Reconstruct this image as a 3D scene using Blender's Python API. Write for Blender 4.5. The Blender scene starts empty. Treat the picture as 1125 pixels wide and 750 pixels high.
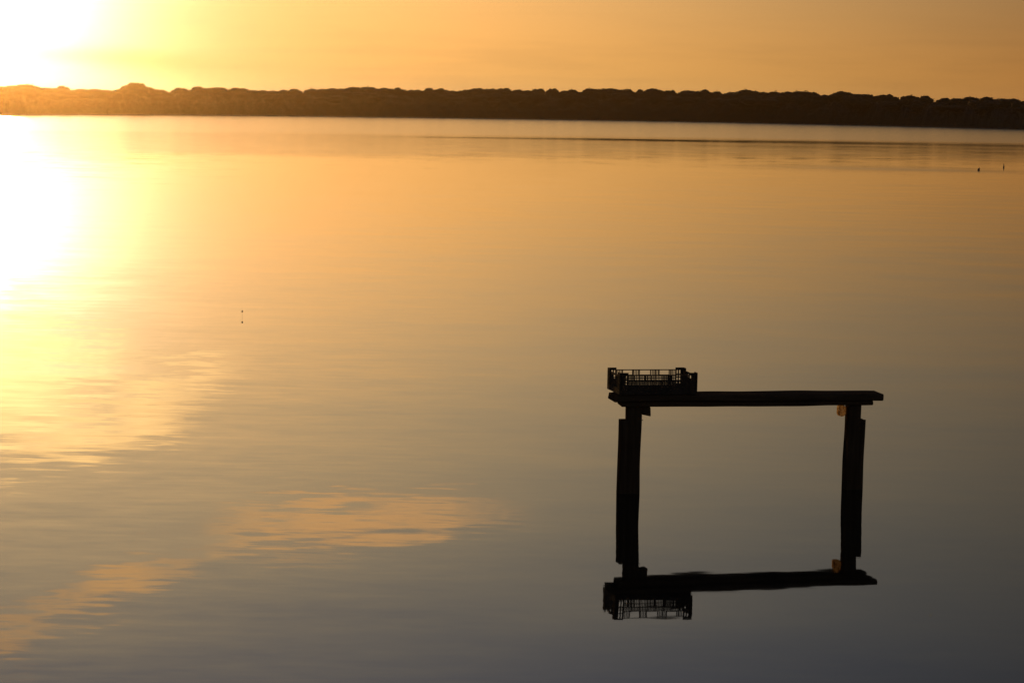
import bpy, bmesh, math, random
from mathutils import Vector, Matrix, noise

random.seed(11)
R = math.radians
sc = bpy.context.scene
COL = sc.collection
PI = math.pi

# ------------------------------------------------------------------ helpers
def link(o, parent=None):
    COL.objects.link(o)
    if parent: o.parent = parent
    return o

def empty(name, loc=(0, 0, 0), rz=0.0):
    o = bpy.data.objects.new(name, None)
    o.location = loc
    o.rotation_euler = (0, 0, rz)
    o.empty_display_size = 0.2
    return link(o)

def tag(o, label=None, cat=None, group=None, kind=None):
    if label: o['label'] = label
    if cat: o['category'] = cat
    if group: o['group'] = group
    if kind: o['kind'] = kind
    return o

def build(name, bm, mat, parent=None, smooth=False):
    me = bpy.data.meshes.new(name)
    bmesh.ops.recalc_face_normals(bm, faces=bm.faces)
    bm.to_mesh(me); bm.free()
    me.materials.append(mat)
    if smooth:
        for p in me.polygons: p.use_smooth = True
    return link(bpy.data.objects.new(name, me), parent)

def add_box(bm, x0, x1, y0, y1, z0, z1):
    v = [bm.verts.new(p) for p in ((x0,y0,z0),(x1,y0,z0),(x1,y1,z0),(x0,y1,z0),
                                   (x0,y0,z1),(x1,y0,z1),(x1,y1,z1),(x0,y1,z1))]
    for f in ((0,3,2,1),(4,5,6,7),(0,1,5,4),(1,2,6,5),(2,3,7,6),(3,0,4,7)):
        bm.faces.new([v[i] for i in f])

def board(axis, a0, a1, secs, seed, wear=0.003, step=0.02, pts=3):
    """A rough sawn timber along an axis ('x' or 'z'); secs(t) -> (b0,b1,c0,c1) cross-section at t in 0..1."""
    bm = bmesh.new()
    n = max(3, int(round((a1 - a0) / step)))
    rings = []
    for i in range(n + 1):
        t = i / n
        b0, b1, c0, c1 = secs(t)
        cb = 0.006
        sec = [(b0+cb, c0), ((b0+b1)/2, c0), (b1-cb, c0), (b1, c0+cb), (b1, (c0+c1)/2), (b1, c1-cb),
               (b1-cb, c1), ((b0+b1)/2, c1), (b0+cb, c1), (b0, c1-cb), (b0, (c0+c1)/2), (b0, c0+cb)]
        ring = []
        for (b, c) in sec:
            a = a0 + (a1 - a0) * t
            p = Vector((a*4, b*22, c*22)) + Vector((seed*3.1, seed*1.7, 0))
            d = noise.noise(p) * wear + noise.noise(Vector((a*2.2, seed*5.0 + b, c))) * wear * 0.8
            d2 = noise.noise(p + Vector((31, 7, 3))) * wear
            if i in (0, n): a += noise.noise(Vector((b*30, c*30, seed))) * wear * 1.5
            bb, cc = b + d, c + d2
            ring.append(bm.verts.new((a, bb, cc) if axis == 'x' else (bb, cc, a)))
        rings.append(ring)
    m = len(rings[0])
    for r0, r1 in zip(rings, rings[1:]):
        for k in range(m):
            bm.faces.new((r0[k], r0[(k+1) % m], r1[(k+1) % m], r1[k]))
    bm.faces.new(rings[0]); bm.faces.new(list(reversed(rings[-1])))
    return bm

def tube(bm, pts, radii, seg=8):
    rings = []
    pts = [Vector(p) for p in pts]
    for i, p in enumerate(pts):
        d = (pts[min(i+1, len(pts)-1)] - pts[max(i-1, 0)]).normalized()
        a = d.cross(Vector((0.31, 0.9, 0.2))).normalized()
        b = d.cross(a)
        rings.append([bm.verts.new(p + (a*math.cos(2*PI*k/seg) + b*math.sin(2*PI*k/seg)) * radii[i]) for k in range(seg)])
    for r0, r1 in zip(rings, rings[1:]):
        for k in range(seg):
            bm.faces.new((r0[k], r0[(k+1) % seg], r1[(k+1) % seg], r1[k]))
    bm.faces.new(rings[0]); bm.faces.new(list(reversed(rings[-1])))

def lerp(t, ks, vs):
    if t <= ks[0]: return vs[0]
    for i in range(len(ks)-1):
        if t <= ks[i+1]:
            f = (t-ks[i]) / (ks[i+1]-ks[i])
            return vs[i]*(1-f) + vs[i+1]*f
    return vs[-1]

# ------------------------------------------------------------------ node helpers
def mat_new(name):
    m = bpy.data.materials.new(name); m.use_nodes = True
    nt = m.node_tree
    return m, nt, nt.nodes['Principled BSDF'], nt.nodes['Material Output']

class G:
    """Small node-graph helper."""
    def __init__(s, nt): s.nt = nt
    def n(s, t, **kw):
        nd = s.nt.nodes.new(t)
        for k, v in kw.items(): setattr(nd, k, v)
        return nd
    def put(s, sock, v):
        if hasattr(v, 'is_output') or isinstance(v, bpy.types.NodeSocket): s.nt.links.new(v, sock)
        elif v is not None: sock.default_value = v
    def math(s, op, a, b=None, c=None, clamp=False):
        nd = s.n('ShaderNodeMath', operation=op); nd.use_clamp = clamp
        for i, v in enumerate((a, b, c)):
            if v is not None: s.put(nd.inputs[i], v)
        return nd.outputs[0]
    def vmath(s, op, a, b=None):
        nd = s.n('ShaderNodeVectorMath', operation=op)
        s.put(nd.inputs[0], a)
        if b is not None: s.put(nd.inputs['Scale'] if op == 'SCALE' else nd.inputs[1], b)
        return nd.outputs['Value'] if op in ('DOT_PRODUCT', 'LENGTH') else nd.outputs[0]
    def smooth(s, v, a, b, lo=0.0, hi=1.0):
        nd = s.n('ShaderNodeMapRange', interpolation_type='SMOOTHSTEP')
        s.put(nd.inputs['Value'], v); s.put(nd.inputs['From Min'], a); s.put(nd.inputs['From Max'], b)
        nd.inputs['To Min'].default_value = lo; nd.inputs['To Max'].default_value = hi
        return nd.outputs[0]
    def noise(s, vec, scale=1.0, detail=3.0, rough=0.5):
        nd = s.n('ShaderNodeTexNoise')
        s.put(nd.inputs['Vector'], vec)
        nd.inputs['Scale'].default_value = scale
        nd.inputs['Detail'].default_value = detail
        nd.inputs['Roughness'].default_value = rough
        return nd
    def xyz(s, x, y, z):
        nd = s.n('ShaderNodeCombineXYZ')
        for i, v in enumerate((x, y, z)): s.put(nd.inputs[i], v)
        return nd.outputs[0]
    def sep(s, v):
        nd = s.n('ShaderNodeSeparateXYZ'); s.put(nd.inputs[0], v); return nd.outputs
    def mix(s, fac, a, b, blend='MIX'):
        nd = s.n('ShaderNodeMix', data_type='RGBA', blend_type=blend); nd.clamp_result = False
        s.put(nd.inputs['Factor'], fac); s.put(nd.inputs[6], a); s.put(nd.inputs[7], b)
        return nd.outputs[2]
    def ramp(s, fac, stops):
        nd = s.n('ShaderNodeValToRGB'); e = nd.color_ramp.elements
        while len(e) < len(stops): e.new(0.5)
        for i, (p, c) in enumerate(stops):
            e[i].position = p
        for i, (p, c) in enumerate(stops):
            e[i].position = p; e[i].color = (*c, 1)
        s.put(nd.inputs[0], fac)
        return nd.outputs[0]

# ------------------------------------------------------------------ world
SUN_AZ, SUN_EL = -12.75, 2.82           # degrees, azimuth measured from +Y towards +X
sun_dir = Vector((math.sin(R(SUN_AZ))*math.cos(R(SUN_EL)), math.cos(R(SUN_AZ))*math.cos(R(SUN_EL)), math.sin(R(SUN_EL))))
# tint of the evening sky relative to the Nishita sky: log-gain per channel, smooth in elevation and in angle from the sun
SKY_FIT = [[-1.041, -1.122, -0.005], [1.916, 1.979, 0.565], [-0.868, -0.792, -0.017], [-0.059, 0.51, 2.303], [0.26, 0.767, 0.877], [-0.334, -0.66, -0.827], [1.586, 1.381, 0.927]]
AUREOLE = ([2.650, 4.351, 3.215], 1.60)

world = bpy.data.worlds.new('World'); sc.world = world
world.use_nodes = True
nt = world.node_tree; g = G(nt)
bg = nt.nodes['Background']
sky = g.n('ShaderNodeTexSky', sky_type='NISHITA')
sky.sun_disc = False
sky.sun_elevation = R(SUN_EL); sky.sun_rotation = R(SUN_AZ)
sky.air_density = 1.0; sky.dust_density = 2.0; sky.ozone_density = 1.0
tc = g.n('ShaderNodeTexCoord')
dirv = g.vmath('NORMALIZE', tc.outputs['Generated'])
dx, dy, dz = g.sep(dirv)
el = g.math('MULTIPLY', g.math('ARCSINE', dz), 180/PI)
az = g.math('MULTIPLY', g.math('ARCTAN2', dx, dy), 180/PI)
th = g.math('MULTIPLY', g.math('ARCCOSINE', g.math('MINIMUM', g.vmath('DOT_PRODUCT', dirv, tuple(sun_dir)), 1.0)), 180/PI)
elc = g.math('MINIMUM', g.math('MAXIMUM', el, 0.0), 17.0)
thc = g.math('MINIMUM', th, 34.0)
e1 = g.math('DIVIDE', elc, 10.0); t1 = g.math('DIVIDE', thc, 20.0)
terms = (None, e1, g.math('MULTIPLY', e1, e1), g.math('EXPONENT', g.math('DIVIDE', elc, -1.2)), t1, g.math('MULTIPLY', t1, t1),
         g.math('MULTIPLY', t1, g.math('EXPONENT', g.math('DIVIDE', elc, -2.5))))
lg = None
for cf, t in zip(SKY_FIT, terms):
    v = tuple(cf) if t is None else g.vmath('SCALE', tuple(cf), t)
    lg = v if lg is None else g.vmath('ADD', lg, v)
lr, lgn, lb = g.sep(lg)
gain = g.xyz(g.math('EXPONENT', lr), g.math('EXPONENT', lgn), g.math('EXPONENT', lb))
col = g.vmath('MULTIPLY', sky.outputs[0], gain)
# warm gain added to the sky opposite the sun, lifting the dark timber fronts
col = g.mix(g.smooth(th, 50.0, 130.0), col, g.vmath('MULTIPLY', col, (3.8, 2.9, 1.9)))
# glare of the sun's surroundings
aur = g.vmath('SCALE', tuple(c / .05 for c in AUREOLE[0]), g.math('EXPONENT', g.math('DIVIDE', th, -AUREOLE[1])))
col = g.vmath('ADD', col, aur)
# low sunlit clouds and one blob added for the sun's glare, placed by bearing and elevation
CL = [  # az, el, half width, half height, tilt (el per az), weight
    (-13.4, 5.8, 2.2, .9, -.1, .85), (-7.5, 11.1, 1.3, .22, -.2, .42),  # first blob stretches the sun's glare lower on the water
    (-13.6, 7.3, 3.6, 1.5, -0.14, 1.3), (-10.9, 8.2, 1.9, .75, -0.16, 1.2), (-9.2, 7.7, 1.6, .75, -0.3, 1.0), (-8.4, 6.9, 1.9, .6, -.3, .7),
    (-16.5, 8.3, 3.2, 1.0, -0.1, 1.0),
    (-4.2, 10.2, 2.8, .52, -0.03, 1.15), (-2.4, 9.95, 2.3, .55, 0.0, .8), (-.6, 10.05, 1.1, .35, 0.0, .5), (-5.6, 11.05, 1.5, .2, 0.0, .6), (-5.6, 10.35, 1.9, .45, -.12, .9), (-7.2, 10.8, 1.2, .35, -.2, .55),
    (-10.0, 11.75, 1.9, .45, -.26, 1.1), (-8.9, 11.4, 1.3, .3, -.2, .7), (-11.4, 12.2, 1.0, .35, -.3, .8),
    (-12.7, 12.75, 1.3, .45, -.3, .75), (-13.8, 13.5, 1.8, .6, -.25, .7), (-12.3, 14.1, .8, .3, -.2, .35),
]
nv = g.xyz(g.math('MULTIPLY', az, .55), g.math('MULTIPLY', el, 2.4), 3.7)
n1 = g.noise(nv, 1.0, 5.0, .62).outputs[0]
nw = g.noise(g.xyz(g.math('MULTIPLY', az, .35), g.math('MULTIPLY', el, .9), 9.1), 1.0, 3.0, .5).outputs[0]
azw = g.math('ADD', az, g.math('MULTIPLY', g.math('SUBTRACT', nw, .5), 1.6))
mask = None
for (ca, ce, wa, we, tl, wt) in CL:
    u = g.math('SUBTRACT', azw, ca)
    v = g.math('SUBTRACT', g.math('SUBTRACT', el, ce), g.math('MULTIPLY', u, tl))
    q = g.math('ADD', g.math('POWER', g.math('ABSOLUTE', g.math('DIVIDE', u, wa)), 2.0), g.math('POWER', g.math('ABSOLUTE', g.math('DIVIDE', v, we)), 2.0))
    k = g.math('MULTIPLY', g.math('EXPONENT', g.math('MULTIPLY', q, -.8)), wt)
    mask = k if mask is None else g.math('MAXIMUM', mask, k)
cm = g.math('ADD', mask, g.math('MULTIPLY', g.math('SUBTRACT', n1, .5), 1.5))
cm = g.math('MULTIPLY', g.smooth(cm, .15, 1.1), g.smooth(mask, .08, .5))
near = g.smooth(th, 3.0, 12.0)
ccol = g.mix(g.smooth(th, 2.0, 8.5), (76, 50, 19, 1), g.mix(near, (44, 25, 9, 1), (33, 17.0, 6.0, 1)))
col = g.mix(g.math('MULTIPLY', cm, .78), col, ccol)
# faint stratus streaks low over the horizon
st = g.noise(g.xyz(g.math('MULTIPLY', az, .22), g.math('MULTIPLY', el, 2.6), 1.3), 1.0, 4.0, .55).outputs[0]
stf = g.math('MULTIPLY', g.smooth(st, .40, .72), g.smooth(el, 3.2, 1.2))
col = g.mix(g.math('MULTIPLY', stf, .22), col, g.mix(1.0, col, (.62, .66, .8, 1), 'MULTIPLY'))
# one thin bar of cloud low in front of the glow
bu = g.math('DIVIDE', g.math('SUBTRACT', azw, -10.0), 2.6)
bv = g.math('DIVIDE', g.math('SUBTRACT', g.math('SUBTRACT', el, 1.15), g.math('MULTIPLY', g.math('SUBTRACT', az, -10.0), -.05)), g.math('ADD', .12, g.math('MULTIPLY', n1, .28)))
bar = g.math('EXPONENT', g.math('MULTIPLY', g.math('ADD', g.math('MULTIPLY', bu, bu), g.math('MULTIPLY', bv, bv)), -1.0))
col = g.mix(g.math('MULTIPLY', bar, .8), col, g.mix(1.0, col, (.72, .70, .55, 1), 'MULTIPLY'))
nt.links.new(col, bg.inputs['Color'])
bg.inputs['Strength'].default_value = 0.05

# ------------------------------------------------------------------ sun
sl = bpy.data.lights.new('sun', 'SUN'); sl.energy = 2.2; sl.angle = R(.53); sl.color = (1.0, .52, .16)
so = link(bpy.data.objects.new('sun', sl))
so.rotation_euler = (-sun_dir).to_track_quat('-Z', 'Y').to_euler()
so.location = sun_dir * 60

# ------------------------------------------------------------------ materials
def wood_mat(name, dark, light, axis):
    m, nt, p, out = mat_new(name); g = G(nt)
    tc = g.n('ShaderNodeTexCoord')
    mp = g.n('ShaderNodeMapping'); nt.links.new(tc.outputs['Object'], mp.inputs[0])
    mp.inputs['Scale'].default_value = (3, 45, 45) if axis == 'x' else (45, 45, 3)
    gr = g.noise(mp.outputs[0], 1.0, 5.0, .6).outputs[0]
    bl = g.noise(tc.outputs['Object'], 5.0, 4.0, .6).outputs[0]
    f = g.math('ADD', g.math('MULTIPLY', gr, .65), g.math('MULTIPLY', bl, .35))
    nt.links.new(g.ramp(f, [(.3, dark), (.7, light)]), p.inputs['Base Color'])
    p.inputs['Roughness'].default_value = .95
    p.inputs['Specular IOR Level'].default_value = .0
    b = g.n('ShaderNodeBump'); b.inputs['Strength'].default_value = .6; b.inputs['Distance'].default_value = .004
    nt.links.new(gr, b.inputs['Height']); nt.links.new(b.outputs[0], p.inputs['Normal'])
    return m
M_beam = wood_mat('weathered_timber', (.035, .026, .017), (.085, .065, .045), 'x')
M_post = wood_mat('wet_timber', (.028, .021, .014), (.070, .053, .036), 'z')

m, nt, p, out = mat_new('orange_block_wood'); g = G(nt); M_block = m
tc = g.n('ShaderNodeTexCoord')
nb = g.noise(tc.outputs['Object'], 60.0, 4.0, .65).outputs[0]
bc = g.ramp(nb, [(.38, (.22, .13, .07)), (.48, (.92, .72, .46)), (.62, (.98, .88, .66))])
nt.links.new(bc, p.inputs['Base Color']); p.inputs['Roughness'].default_value = .8
tr = g.n('ShaderNodeBsdfTranslucent'); nt.links.new(bc, tr.inputs[0])
mx = g.n('ShaderNodeMixShader'); mx.inputs[0].default_value = .85
nt.links.new(p.outputs[0], mx.inputs[1]); nt.links.new(tr.outputs[0], mx.inputs[2]); nt.links.new(mx.outputs[0], out.inputs[0])

m, nt, p, out = mat_new('dark_crate_plastic'); g = G(nt); M_crate = m
tc = g.n('ShaderNodeTexCoord')
nb = g.noise(tc.outputs['Object'], 25.0, 4.0, .6).outputs[0]
nt.links.new(g.ramp(nb, [(.35, (.030, .027, .023)), (.75, (.06, .052, .044))]), p.inputs['Base Color'])
p.inputs['Roughness'].default_value = .7; p.inputs['Specular IOR Level'].default_value = .04

m, nt, p, out = mat_new('rusty_nail_iron'); M_iron = m
p.inputs['Base Color'].default_value = (.06, .03, .018, 1); p.inputs['Roughness'].default_value = .8

def leaf_mat(name, a, b, sc_):
    m, nt, p, out = mat_new(name); g = G(nt)
    tc = g.n('ShaderNodeTexCoord')
    nb = g.noise(tc.outputs['Object'], sc_, 3.0, .6).outputs[0]
    nt.links.new(g.ramp(nb, [(.35, a), (.7, b)]), p.inputs['Base Color'])
    p.inputs['Roughness'].default_value = .8; p.inputs['Specular IOR Level'].default_value = .15
    return m
M_leaf = leaf_mat('pine_foliage', (.036, .037, .021), (.042, .042, .025), .6)
M_bush = leaf_mat('scrub_foliage', (.036, .036, .021), (.041, .041, .024), .25)
M_bark = leaf_mat('pine_bark', (.05, .035, .024), (.12, .085, .06), 2.0)

m, nt, p, out = mat_new('shore_soil'); g = G(nt); M_soil = m
tc = g.n('ShaderNodeTexCoord')
nb = g.noise(tc.outputs['Object'], .12, 6.0, .6).outputs[0]
nt.links.new(g.ramp(nb, [(.35, (.045, .038, .024)), (.7, (.095, .082, .05))]), p.inputs['Base Color'])
p.inputs['Roughness'].default_value = .95; p.inputs['Specular IOR Level'].default_value = .1

# still lagoon water: slopes of the surface given directly as a function of the place on the water
m, nt, p, out = mat_new('lagoon_water'); g = G(nt); M_water = m
tc = g.n('ShaderNodeTexCoord')
px, py, pz = g.sep(tc.outputs['Object'])
def slopes(sx, sy, detail, rough, seed):
    nd = g.noise(g.xyz(g.math('MULTIPLY', px, sx), g.math('MULTIPLY', py, sy), seed), 1.0, detail, rough)
    return g.vmath('SUBTRACT', nd.outputs['Color'], (.5, .5, .5))
dist = g.vmath('LENGTH', g.xyz(px, py, 0.0))
big = g.noise(g.xyz(g.math('MULTIPLY', px, .012), g.math('MULTIPLY', py, .02), 2.2), 1.0, 4.0, .55).outputs[0]
patch = g.noise(g.xyz(g.math('MULTIPLY', px, .05), g.math('MULTIPLY', py, .09), 5.2), 1.0, 3.0, .5).outputs[0]
# wind-ruffled water: a wide belt off the far shore, and one light cat's-paw on the right
edge = g.math('ADD', g.math('MULTIPLY', px, .30), g.math('MULTIPLY', g.math('SUBTRACT', big, .5), 22.0))
dd = g.math('SUBTRACT', dist, edge)
ruff = g.smooth(dd, 196.0, 232.0)
slit = g.math('EXPONENT', g.math('MULTIPLY', g.math('POWER', g.math('ABSOLUTE', g.math('DIVIDE', g.math('SUBTRACT', dd, 194.0), 8.5)), 2.0), -1.0))
slit = g.math('MULTIPLY', slit, g.math('MULTIPLY', g.math('MULTIPLY', g.smooth(px, -30.0, -4.0), g.smooth(px, 44.0, 10.0)), g.smooth(patch, .32, .62, .45, .95)))
stir = g.math('MULTIPLY', g.smooth(px, 25.0, -22.0, 1.0, 2.6), g.math('MULTIPLY', g.math('MULTIPLY', g.smooth(dist, 80.0, 170.0), g.smooth(patch, .25, .7, .6, 1.3)), g.math('SUBTRACT', 1.0, slit)))
qx = g.math('DIVIDE', g.math('SUBTRACT', px, 17.0), 6.0)
qy = g.math('DIVIDE', g.math('SUBTRACT', py, g.math('ADD', 101.0, g.math('MULTIPLY', g.math('SUBTRACT', patch, .5), 16.0))), 7.0)
paw = g.math('EXPONENT', g.math('MULTIPLY', g.math('ADD', g.math('MULTIPLY', qx, qx), g.math('MULTIPLY', qy, qy)), -1.0))
s_long = slopes(.6, .95, 1.5, .4, 1.0)
s_mid = slopes(1.7, 4.4, 2.0, .5, 4.0)
s_fine = slopes(3.4, 10.5, 2.5, .6, 8.0)
calm = g.vmath('ADD', g.vmath('SCALE', s_long, .015), g.vmath('SCALE', s_mid, g.math('MULTIPLY', g.math('MULTIPLY', g.smooth(patch, .3, .7, .4, 1.5), g.smooth(px, .6, -1.6, .34, 1.0)), .014)))
calm = g.vmath('ADD', calm, g.vmath('SCALE', s_fine, g.smooth(px, .6, -1.6, .008, .018)))
calm = g.vmath('SCALE', calm, g.smooth(dist, 60.0, 150.0, 1.0, .5))
s_wind = slopes(15.0, 7.0, 2.0, .6, 12.0)
wind_amp = g.math('MULTIPLY', ruff, .15)
sl_ = g.vmath('ADD', calm, g.vmath('SCALE', s_wind, wind_amp))
sx_, sy_, sz_ = g.sep(sl_)
nrm = g.vmath('NORMALIZE', g.xyz(sx_, sy_, 1.0))
nt.links.new(nrm, p.inputs['Normal'])
p.inputs['Base Color'].default_value = (.010, .011, .009, 1)
p.inputs['IOR'].default_value = 1.333
p.inputs['Roughness'].default_value = .02
rg = g.math('ADD', g.math('ADD', .02, g.math('MULTIPLY', ruff, .10)), g.math('ADD', g.math('MULTIPLY', g.math('MULTIPLY', g.math('MINIMUM', stir, 1.1), g.math('SUBTRACT', 1.0, ruff)), g.smooth(px, -25.0, 25.0, .075, .052)), g.math('MULTIPLY', paw, .085)))
nt.links.new(rg, p.inputs['Roughness'])

# ------------------------------------------------------------------ water and land
bm = bmesh.new()
vs = [bm.verts.new(q) for q in ((-1500, -120, 0), (1500, -120, 0), (1500, 1400, 0), (-1500, 1400, 0))]
bm.faces.new(vs)
tag(build('water', bm, M_water), kind='structure')

SH_AZ = [-80, -50, -30, -20, -16, -12.72, -9.87, -7.19, -3.8, .76, 4.17, 8.68, 12.53, 16, 20, 30, 50, 80]
SH_D = [240, 250, 275, 330, 400, 482, 565, 637, 723, 770, 807, 740, 631, 545, 470, 380, 340, 330]
CAN_AZ_H = [(-30, 6.5), (-20, 6.0), (-14, 5.8), (-12.71, 5.5), (-12.45, 6.0), (-12.17, 6.5), (-11.84, 6.1), (-11.63, 5.9), (-11.3, 6.6), (-11.08, 6.1), (-10.86, 6.4), (-10.53, 6.2), (-10.2, 5.7), (-10.04, 5.8), (-9.91, 6.4), (-9.42, 6.6), (-9.09, 6.6), (-8.93, 6.4), (-8.71, 6.4), (-8.42, 7.2), (-8.2, 7.6), (-7.98, 7.7), (-7.68, 7.2), (-7.51, 7.7), (-7.08, 8.0), (-6.74, 7.7), (-6.52, 7.5), (-6.07, 7.8), (-5.84, 7.7), (-5.05, 8.4), (-4.89, 8.2), (-4.6, 8.6), (-4.31, 9.2), (-4.03, 9.7), (-3.76, 9.4), (-3.35, 9.0), (-3.08, 9.5), (-2.78, 9.2), (-2.44, 9.1), (-2.22, 9.6), (-1.76, 9.4), (-1.53, 9.3), (-1.31, 9.8), (-0.96, 9.9), (-0.51, 10.4), (-0.17, 10.0), (0.29, 10.2), (0.74, 10.7), (1.09, 10.5), (1.65, 10.8), (1.99, 11.3), (2.34, 11.1), (2.79, 11.1), (3.13, 10.9), (3.7, 11.4), (4.15, 11.2), (4.61, 11.4), (5.06, 10.8), (5.74, 11.2), (6.41, 10.9), (6.64, 11.1), (7.53, 10.5), (8.2, 10.7), (8.65, 10.3), (9.21, 9.8), (9.87, 9.7), (10.2, 9.3), (10.75, 9.1), (11.3, 8.9), (11.74, 8.8), (12.5, 8.2), (15, 8.0), (20, 7.5), (30, 7.5)]
CA = [c[0] for c in CAN_AZ_H]; CH = [c[1] for c in CAN_AZ_H]
def shore(a): return lerp(a, SH_AZ, SH_D)
def shore_s(a): return sum(shore(a + d) for d in (-1.2, -.6, 0, .6, 1.2)) / 5
def canopy(a): return lerp(a, CA, CH)
def on_shore(a, back, z=0.0):
    d = shore_s(a) + back
    return Vector((d*math.sin(R(a)), d*math.cos(R(a)), z))

# land sheet behind the waterline, rising gently from a low muddy lip
bm = bmesh.new()
backs = [(-1.5, -.25), (0, .02), (2, .25), (6, .55), (14, .9), (30, 1.3), (60, 1.6), (130, 1.8), (260, 2.0), (520, 2.0)]
prev = None
for i in range(0, 641):
    a = -80 + 160 * i / 640
    ring = []
    for b, z in backs:
        q = on_shore(a, b)
        q.z = z + (noise.noise(q * .05) * .25 if b > 1 else 0)
        ring.append(bm.verts.new(q))
    if prev:
        for k in range(len(ring)-1): bm.faces.new((prev[k], ring[k], ring[k+1], prev[k+1]))
    prev = ring
tag(build('far_shore', bm, M_soil, smooth=True), kind='structure')

# scrub and understory that fills the wood from the ground to below the crowns: one mass
bm = bmesh.new()
rnd = random.Random(5)
def leaf_quad(bm, c, s, rnd):
    a = Vector((rnd.gauss(0,1), rnd.gauss(0,1), rnd.gauss(0,.8))).normalized()
    b = a.cross(Vector((rnd.gauss(0,1), rnd.gauss(0,1), rnd.gauss(0,1)))).normalized()
    c = Vector(c)
    bm.faces.new([bm.verts.new(c + a*s*u + b*s*.6*v) for u, v in ((-1,-.3), (0,-1), (1,.2), (.1,1))])
prev = None
N = 1500
for i in range(N + 1):
    a = -30 + 60 * i / N
    h = canopy(a)
    pr = []
    for b, f in ((1.0, .02), (1.8, .22), (4, .40), (9, .62), (16, .76), (24, .78), (34, .5), (40, .04)):
        q = on_shore(a, b)
        nn = noise.noise(q * .16 + Vector((0, 0, b))) * .12 + noise.noise(q * .55) * .07
        z = h * max(.0, f + (nn if f > .1 else 0))
        q = on_shore(a, b + noise.noise(q * .3) * min(b*.4, 1.6))
        q.z = max(z, .1) if f > .05 else .1
        pr.append(bm.verts.new(q))
    if prev:
        for k in range(len(pr)-1): bm.faces.new((prev[k], pr[k], pr[k+1], prev[k+1]))
    prev = pr
for i in range(26000):
    a = rnd.uniform(-17, 17); b = rnd.uniform(1.0, 24)
    f = lerp(b, [1, 1.8, 4, 9, 16, 24], [.05, .22, .40, .62, .76, .78])
    q = on_shore(a, b + rnd.uniform(-.5, .5)); q.z = max(.15, canopy(a) * (f + rnd.gauss(0, .05)))
    leaf_quad(bm, q, rnd.uniform(.2, .5), rnd)
tag(build('shore_scrub', bm, M_bush), 'dark scrub and understory filling the far wood along the waterline', 'scrub', kind='stuff')

# ------------------------------------------------------------------ trees of the far wood
def crown_bm(seed, flat):
    """dome of a stone pine of unit radius ~1, height from 0 (underside) to 1 (top)"""
    rnd = random.Random(seed)
    bm = bmesh.new()
    lobes = []
    for k in range(17):
        ang = rnd.uniform(0, 2*PI); rr = math.sqrt(rnd.uniform(0, 1)) * .78
        z = .30 + (.42 + flat*.1) * (1 - (rr/.95)**2) + rnd.uniform(-.10, .07)
        s = rnd.uniform(.20, .34)
        lobes.append((Vector((rr*math.cos(ang), rr*math.sin(ang), z)), s))
    lobes.append((Vector((0, 0, .38)), .5))
    for c, s in lobes:
        r = bmesh.ops.create_icosphere(bm, subdivisions=2, radius=1.0)
        for v in r['verts']:
            d = v.co.copy()
            k = 1 + .30 * noise.noise(d*2.2 + c*7) + .16 * noise.noise(d*5 + c*11)
            v.co = c + Vector((d.x*s*1.15, d.y*s*1.15, d.z*s*.80)) * k
    for k in range(520):
        c, s = rnd.choice(lobes)
        d = Vector((rnd.gauss(0,1), rnd.gauss(0,1), rnd.gauss(.25,1))).normalized()
        leaf_quad(bm, c + Vector((d.x*s*1.15, d.y*s*1.15, d.z*s*.8)) * rnd.uniform(.9, 1.18), rnd.uniform(.03, .075), rnd)
    return bm

def trunk_bm(seed):
    rnd = random.Random(seed)
    bm = bmesh.new()
    bend = rnd.uniform(-.05, .05)
    pts = [(0, 0, 0), (bend, 0, .2), (bend*1.6, bend*.5, .4), (bend*1.2, bend, .62)]
    tube(bm, pts, [.030, .024, .020, .015])
    top = Vector(pts[2])
    for k in range(5):
        ang = 2*PI*k/5 + rnd.uniform(-.4, .4)
        e = top + Vector((math.cos(ang)*.26, math.sin(ang)*.26, rnd.uniform(.18, .28)))
        tube(bm, [top, (top+e)/2 + Vector((0, 0, -.02)), e], [.014, .010, .006], 6)
    return bm

kinds = []
for s in range(7):
    cb = crown_bm(40+s, s/6)
    me = bpy.data.meshes.new('crown'); bmesh.ops.recalc_face_normals(cb, faces=cb.faces); cb.to_mesh(me); cb.free(); me.materials.append(M_leaf)
    tb = trunk_bm(80+s)
    tm = bpy.data.meshes.new('trunk'); bmesh.ops.recalc_face_normals(tb, faces=tb.faces); tb.to_mesh(tm); tb.free(); tm.materials.append(M_bark)
    kinds.append((me, tm))

def pine(loc, height, radius, kind, rz, label, group, crown_frac=.55):
    t = empty('pine_tree', loc, rz)
    tag(t, label, 'tree', group)
    me, tm = kinds[kind]
    c = link(bpy.data.objects.new('crown', me), t)
    ch = height * crown_frac
    c.scale = (radius, radius, ch / .98); c.location = (0, 0, height - ch)
    k = link(bpy.data.objects.new('trunk', tm), t)
    k.scale = (height, height, height)
    return t

GROUP = 'pines of the far wood'
LAB = 'dark round-topped pine merging into the silhouetted wood along the far shore'
rnd = random.Random(23)
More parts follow.
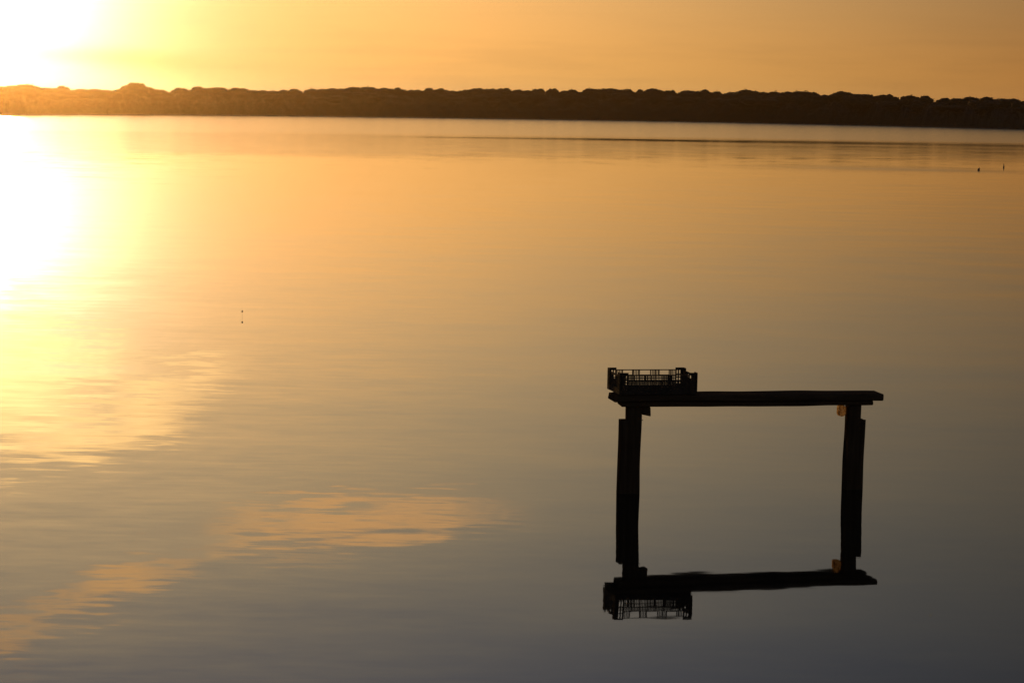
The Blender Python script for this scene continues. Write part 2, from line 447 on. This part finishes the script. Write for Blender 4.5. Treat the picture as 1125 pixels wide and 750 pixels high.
# skyline row and a lower row in front of it, evenly strewn along the shore
for row, (back, spacing, hf0, hf1) in enumerate(((18, 4.2, .955, .995), (8, 7.5, .68, .86))):
    a = -15.5
    while a < 15.5:
        d = shore_s(a)
        aa = a + rnd.uniform(-.3, .3) * spacing / d * 57.3
        b = back + rnd.uniform(-4, 4)
        tall = -10.05 < aa < -8.75
        q = on_shore(aa, b); q.z = .7
        h = (canopy(aa) - .7) * rnd.uniform(hf0, hf1)
        pine(q, h, rnd.choice((3.4, 4.2, 5.2, 6.4)) * rnd.uniform(.9, 1.15), rnd.randrange(7), rnd.uniform(0, 6.28), LAB, GROUP, rnd.uniform(.38, .55))
        a += spacing * rnd.uniform(.75, 1.3) / d * 57.3
# the crowns one can tell apart on the left of the skyline
q = on_shore(-9.42, 20); q.z = .7
pine(q, 7.15, 5.0, 4, .4, 'broad flat-topped tree rising highest out of the glare-washed left end of the far wood', None, .62)
q = on_shore(-12.17, 18); q.z = .7
pine(q, 5.95, 4.2, 1, 2.0, 'rounded tree in the brightest glare, leftmost bump of the far skyline', None, .6)
q = on_shore(-11.25, 18); q.z = .7
pine(q, 5.95, 2.3, 2, 1.0, 'small rounded tree between the leftmost bump and the broad flat-topped tree', None, .6)

# ------------------------------------------------------------------ the timber frame standing in the water
FX, FY, FYAW, LEAN = 0.706, 13.382, R(12.0), R(.24)     # the whole frame leans a little to the right
frame = tag(empty('wooden_frame', (FX, FY, 0), FYAW),
            'dark weathered timber frame of two posts and a crossbeam standing in the calm water', 'wooden frame')
frame.rotation_euler = (0, LEAN, FYAW)
frame.scale = (1.007, 1, 1)
# local axes: x along the beam, y away from the camera, z up
build('crossbeam', board('x', -.112, 1.545, lambda t: (-.08, .095, .554 + .001*math.sin(t*7), .594 + .001*math.sin(t*9+1) - (.006 if t < .02 else 0)), 1, .0045), M_beam, frame)
build('lower_board', board('x', -.062, 1.490, lambda t: (-.062, .07, .5225 - .002*math.sin(t*5), .5505), 2, .005), M_beam, frame)
build('post', board('z', -.7, .5200, lambda t: (-.018 - .006*math.sin(t*3), .060, -.045, .045), 3, .0055), M_post, frame)
build('post', board('z', -.7, .5195, lambda t: (1.352 - .010*lerp(t, [0, .55, 1], [1, 1, .0]), 1.425, -.045, .045), 4, .0055), M_post, frame)
build('side_plank', board('z', -.7, .437, lambda t: (-.060 - .006*lerp(t, [.5, .8, 1], [1, .5, 0]), -.013, -.0405, .0405), 5, .003), M_post, frame)
build('side_plank', board('z', -.7, .432, lambda t: (1.4205, 1.453 + .002*math.sin(t*6), -.0405, .0405), 6, .003), M_post, frame)
build('corner_block', board('x', .064, .113, lambda t: (-.045, .04, .462 + .010*(1-t) , .5180), 7, .003, .012), M_post, frame)
# the rounded block under the right end of the beam, glowing orange in the low sun
bm = bmesh.new()
bmesh.ops.create_icosphere(bm, subdivisions=3, radius=1.0)
for v in bm.verts:
    d = v.co.normalized()
    sq = Vector([math.copysign(abs(c)**.62, c) for c in d])
    k = 1 + .12 * noise.noise(d*3.0) + .06 * noise.noise(d*8)
    v.co = Vector((1.312 + sq.x*.023*k, .005 + sq.y*.036*k, .485 + sq.z*.034*k))
ob = build('corner_block', bm, M_block, frame, smooth=True)
ob['label'] = 'orange sunlit lump under the beam beside the right post'
# bent nail left in the left post
bm = bmesh.new()
tube(bm, [(.055, -.02, .434), (.066, -.025, .436), (.073, -.026, .441)], [.0022, .0020, .0016], 6)
build('nail', bm, M_iron, frame)

# ------------------------------------------------------------------ crate
CW, CD, CHT = .470, .285, .128
crate = tag(empty('plastic_crate', Matrix.Translation((FX, FY, 0)) @ Matrix.Rotation(FYAW, 4, 'Z') @ Matrix.Rotation(LEAN, 4, 'Y') @ Vector((-.090, -.085, .5985)), FYAW),
            'dark slatted plastic produce crate lying empty on the left end of the beam', 'crate')
crate.rotation_euler = (0, LEAN, FYAW)
T = .004
bm = bmesh.new()                                   # slatted floor
for k in range(22):
    x = .02 + (CW-.04) * k / 21
    add_box(bm, x-.0035, x+.0035, .012, CD-.012, .004, .010)
for k in range(12):
    y = .02 + (CD-.04) * k / 11
    add_box(bm, .012, CW-.012, y-.0035, y+.0035, .0005, .0072)
build('base', bm, M_crate, crate)
def long_wall(y, sgn):
    bm = bmesh.new()
    y0, y1 = y, y + sgn*T
    ya, yb = min(y0, y1), max(y0, y1)
    x0, x1 = .046, CW-.046
    add_box(bm, x0, x1, ya-.0015, yb+.0015, .0, .024)                  # bottom rail
    add_box(bm, x0, x1, ya-.0025, yb+.0025, .1115, .1165)              # top rim
    for z in (.037, .050, .064, .078): add_box(bm, x0, x1, ya, yb, z-.0028, z+.0028)
    wins = ((.090, .150), (.195, .262), (.318, .378))
    n = 39
    for k in range(n):
        x = x0 + (x1-x0) * (k+.5) / n
        top = .1115
        for a, b in wins:
            if a < x < b: top = .078 + .008 * (1 - abs((x-(a+b)/2)/((b-a)/2)))
        w = .0023 if k % 5 else .0040
        add_box(bm, x-w, x+w, ya+.0007, yb-.0007, .022, top + (.001 if top > .1 else 0))
    for a, b in wins:
        add_box(bm, a-.004, a+.001, ya-.001, yb+.001, .078, .112); add_box(bm, b-.001, b+.004, ya-.001, yb+.001, .078, .112)
    for a, b in wins: add_box(bm, a, b, ya-.0006, yb+.0006, .079, .0855)
    return bm
def short_wall(x, sgn):
    bm = bmesh.new()
    xa, xb = min(x, x+sgn*T), max(x, x+sgn*T)
    y0, y1 = .040, CD-.040
    add_box(bm, xa-.0015, xb+.0015, y0, y1, .0, .034)
    add_box(bm, xa-.0025, xb+.0025, y0, y1, .1015, .1115)
    for z in (.046, .060, .074): add_box(bm, xa, xb, y0, y1, z-.004, z+.004)
    for k in range(19):
        y = y0 + (y1-y0) * (k+.5) / 19
        if .10 < y < CD-.10: top = .080
        else: top = .102
        add_box(bm, xa+.0007, xb-.0007, y-.0036, y+.0036, .033, top)
    return bm
build('side_wall', long_wall(.0, 1), M_crate, crate)
build('side_wall', long_wall(CD, -1), M_crate, crate)
build('end_wall', short_wall(.0, 1), M_crate, crate)
build('end_wall', short_wall(CW, -1), M_crate, crate)
for ix in (0, 1):
    for iy in (0, 1):
        bm = bmesh.new()
        X = lambda a: a if ix == 0 else CW - a
        Y = lambda a: a if iy == 0 else CD - a
        def bx(a0, a1, b0, b1, z0, z1):
            add_box(bm, min(X(a0), X(a1)), max(X(a0), X(a1)), min(Y(b0), Y(b1)), max(Y(b0), Y(b1)), z0, z1)
        bx(-.003, .0505, -.003, .0045, 0, .026); bx(-.003, .0045, .0045, .044, 0, .026)
        for a in (-.003, .013, .029, .044): bx(a, a+.0065, -.003, .0045, .026, .112)
        for b in (.0125, .0245, .0375): bx(-.003, .0045, b, b+.0085, .026, .112)
        for z in (.046, .066, .086): bx(-.0025, .0500, -.0025, .0040, z, z+.006); bx(-.0025, .0040, .0042, .0455, z, z+.006)
        bx(-.003, .0505, -.003, .0045, .112, CHT); bx(-.003, .0045, .0045, .046, .112, CHT)
        bx(.005, .016, .005, .016, .0, CHT-.004)
        build('corner_post', bm, M_crate, crate)

# ------------------------------------------------------------------ reed stalk in the bright water on the left
st = tag(empty('reed_stalk', (-2.905, 24.354, 0)), 'single thin reed stalk with a tiny seed head poking out of the bright water', 'reed')
bm = bmesh.new()
tube(bm, [(0, 0, -.4), (.001, 0, 0), (.002, 0, .030), (.001, 0, .050)], [.0012, .0010, .0006, .0005], 6)
build('stalk', bm, M_bark, st)
bm = bmesh.new()
tube(bm, [(.001, 0, .047), (.001, 0, .052), (.0015, 0, .059), (.003, 0, .066), (.004, 0, .070)], [.002, .007, .009, .006, .002], 8)
build('seed_head', bm, M_bark, st)

# ------------------------------------------------------------------ two small water birds far out on the right
m, nt, p, out = mat_new('dark_plumage'); M_bird = m
g = G(nt); tc = g.n('ShaderNodeTexCoord')
nt.links.new(g.ramp(g.noise(tc.outputs['Object'], 30, 3, .6).outputs[0], [(.3, (.02, .016, .013)), (.7, (.05, .04, .03))]), p.inputs['Base Color'])
p.inputs['Roughness'].default_value = .7
m, nt, p, out = mat_new('bill_horn'); M_bill = m
p.inputs['Base Color'].default_value = (.16, .12, .07, 1); p.inputs['Roughness'].default_value = .5
def water_bird(loc, rz, label, body_l, body_w, neck_h):
    b = tag(empty('water_bird', loc, rz), label, 'bird', 'small birds swimming out on the lagoon')
    # one continuous surface: stations from tail to breast, then up the neck to the head (x forward)
    L = body_l
    nh = neck_h
    st_ = [(-.50*L, 0, .052, .008, .006), (-.40*L, 0, .045, .5*body_w*.5, .024), (-.2*L, 0, .036, .5*body_w*.9, .042), (.05*L, 0, .034, .5*body_w, .048),
           (.25*L, 0, .042, .5*body_w*.8, .046), (.36*L, 0, .066, .030, .030), (.39*L, 0, .085 + nh*.25, .017, .019), (.39*L, 0, .085 + nh*.6, .016, .018),
           (.41*L, 0, .085 + nh*.85, .021, .022), (.45*L, 0, .085 + nh, .020, .019), (.50*L, 0, .083 + nh, .008, .008)]
    bm = bmesh.new(); rings = []
    for i, (x, y, z, rw, rh) in enumerate(st_):
        p0 = Vector((x, y, z)); nx = Vector(st_[min(i+1, len(st_)-1)][:3]); pv = Vector(st_[max(i-1, 0)][:3])
        d = (nx - pv).normalized(); side = Vector((0, 1, 0)); up = d.cross(side).normalized() * -1
        rings.append([bm.verts.new(p0 + side*rw*math.cos(2*PI*k/12) + up*rh*math.sin(2*PI*k/12)) for k in range(12)])
    for r0, r1 in zip(rings, rings[1:]):
        for k in range(12): bm.faces.new((r0[k], r0[(k+1) % 12], r1[(k+1) % 12], r1[k]))
    bm.faces.new(rings[0]); bm.faces.new(rings[-1])
    build('body', bm, M_bird, b, smooth=True)
    bm = bmesh.new()
    tube(bm, [(.495*L, 0, .083+nh), (.495*L+.018, 0, .080+nh), (.495*L+.034, 0, .076+nh)], [.0075, .005, .001], 8)
    build('bill', bm, M_bill, b)
    return b
water_bird((20.78, 102.3, 0), R(62), 'small dark water bird with its head tucked low, the nearer of two at right', .20, .11, .012)
water_bird((23.42, 109.4, 0), R(80), 'small dark water bird with raised slender neck, the farther of two at right', .15, .075, .075)

# ------------------------------------------------------------------ thin scattering volume, added to imitate lens glare over the far wood
bm = bmesh.new()
add_box(bm, -1600, 1600, -140, 1500, -1.5, 17.0)
m, nt, p, out = mat_new('glare_veil'); nt.nodes.remove(p); g = G(nt)
vol = g.n('ShaderNodeVolumePrincipled')
vol.inputs['Color'].default_value = (1.0, .75, .45, 1)
vol.inputs['Density'].default_value = 0.000041
vol.inputs['Anisotropy'].default_value = .95
nt.links.new(vol.outputs[0], out.inputs['Volume'])
m.cycles.homogeneous_volume = True
tag(build('veil', bm, m), 'thin bright haze added to imitate lens glare towards the low sun', 'veil', kind='stuff')

# ------------------------------------------------------------------ camera and render settings
cam = bpy.data.cameras.new('camera'); co = link(bpy.data.objects.new('camera', cam))
cam.lens = 80.0; cam.sensor_width = 36.0; cam.clip_start = .1; cam.clip_end = 6000
co.matrix_world = Matrix.Translation((0, 0, 2.24)) @ Matrix.Rotation(R(90 - 5.755), 4, 'X') @ Matrix.Rotation(R(1.0), 4, 'Z')
sc.camera = co
vs_ = sc.view_settings
sc.display_settings.display_device = 'sRGB'
vs_.view_transform = 'Standard'; vs_.look = 'None'; vs_.exposure = 0.0; vs_.gamma = 1.0; vs_.use_curve_mapping = False
cy = sc.cycles
cy.max_bounces = 8; cy.glossy_bounces = 4; cy.diffuse_bounces = 3; cy.volume_bounces = 0; cy.transmission_bounces = 4
cy.use_denoising = True
cy.denoising_input_passes = 'RGB_ALBEDO'
try: cy.denoiser = 'OPENIMAGEDENOISE'
except Exception: pass
cy.caustics_reflective = False; cy.caustics_refractive = False
cy.sample_clamp_direct = 0.0; cy.sample_clamp_indirect = 0.0
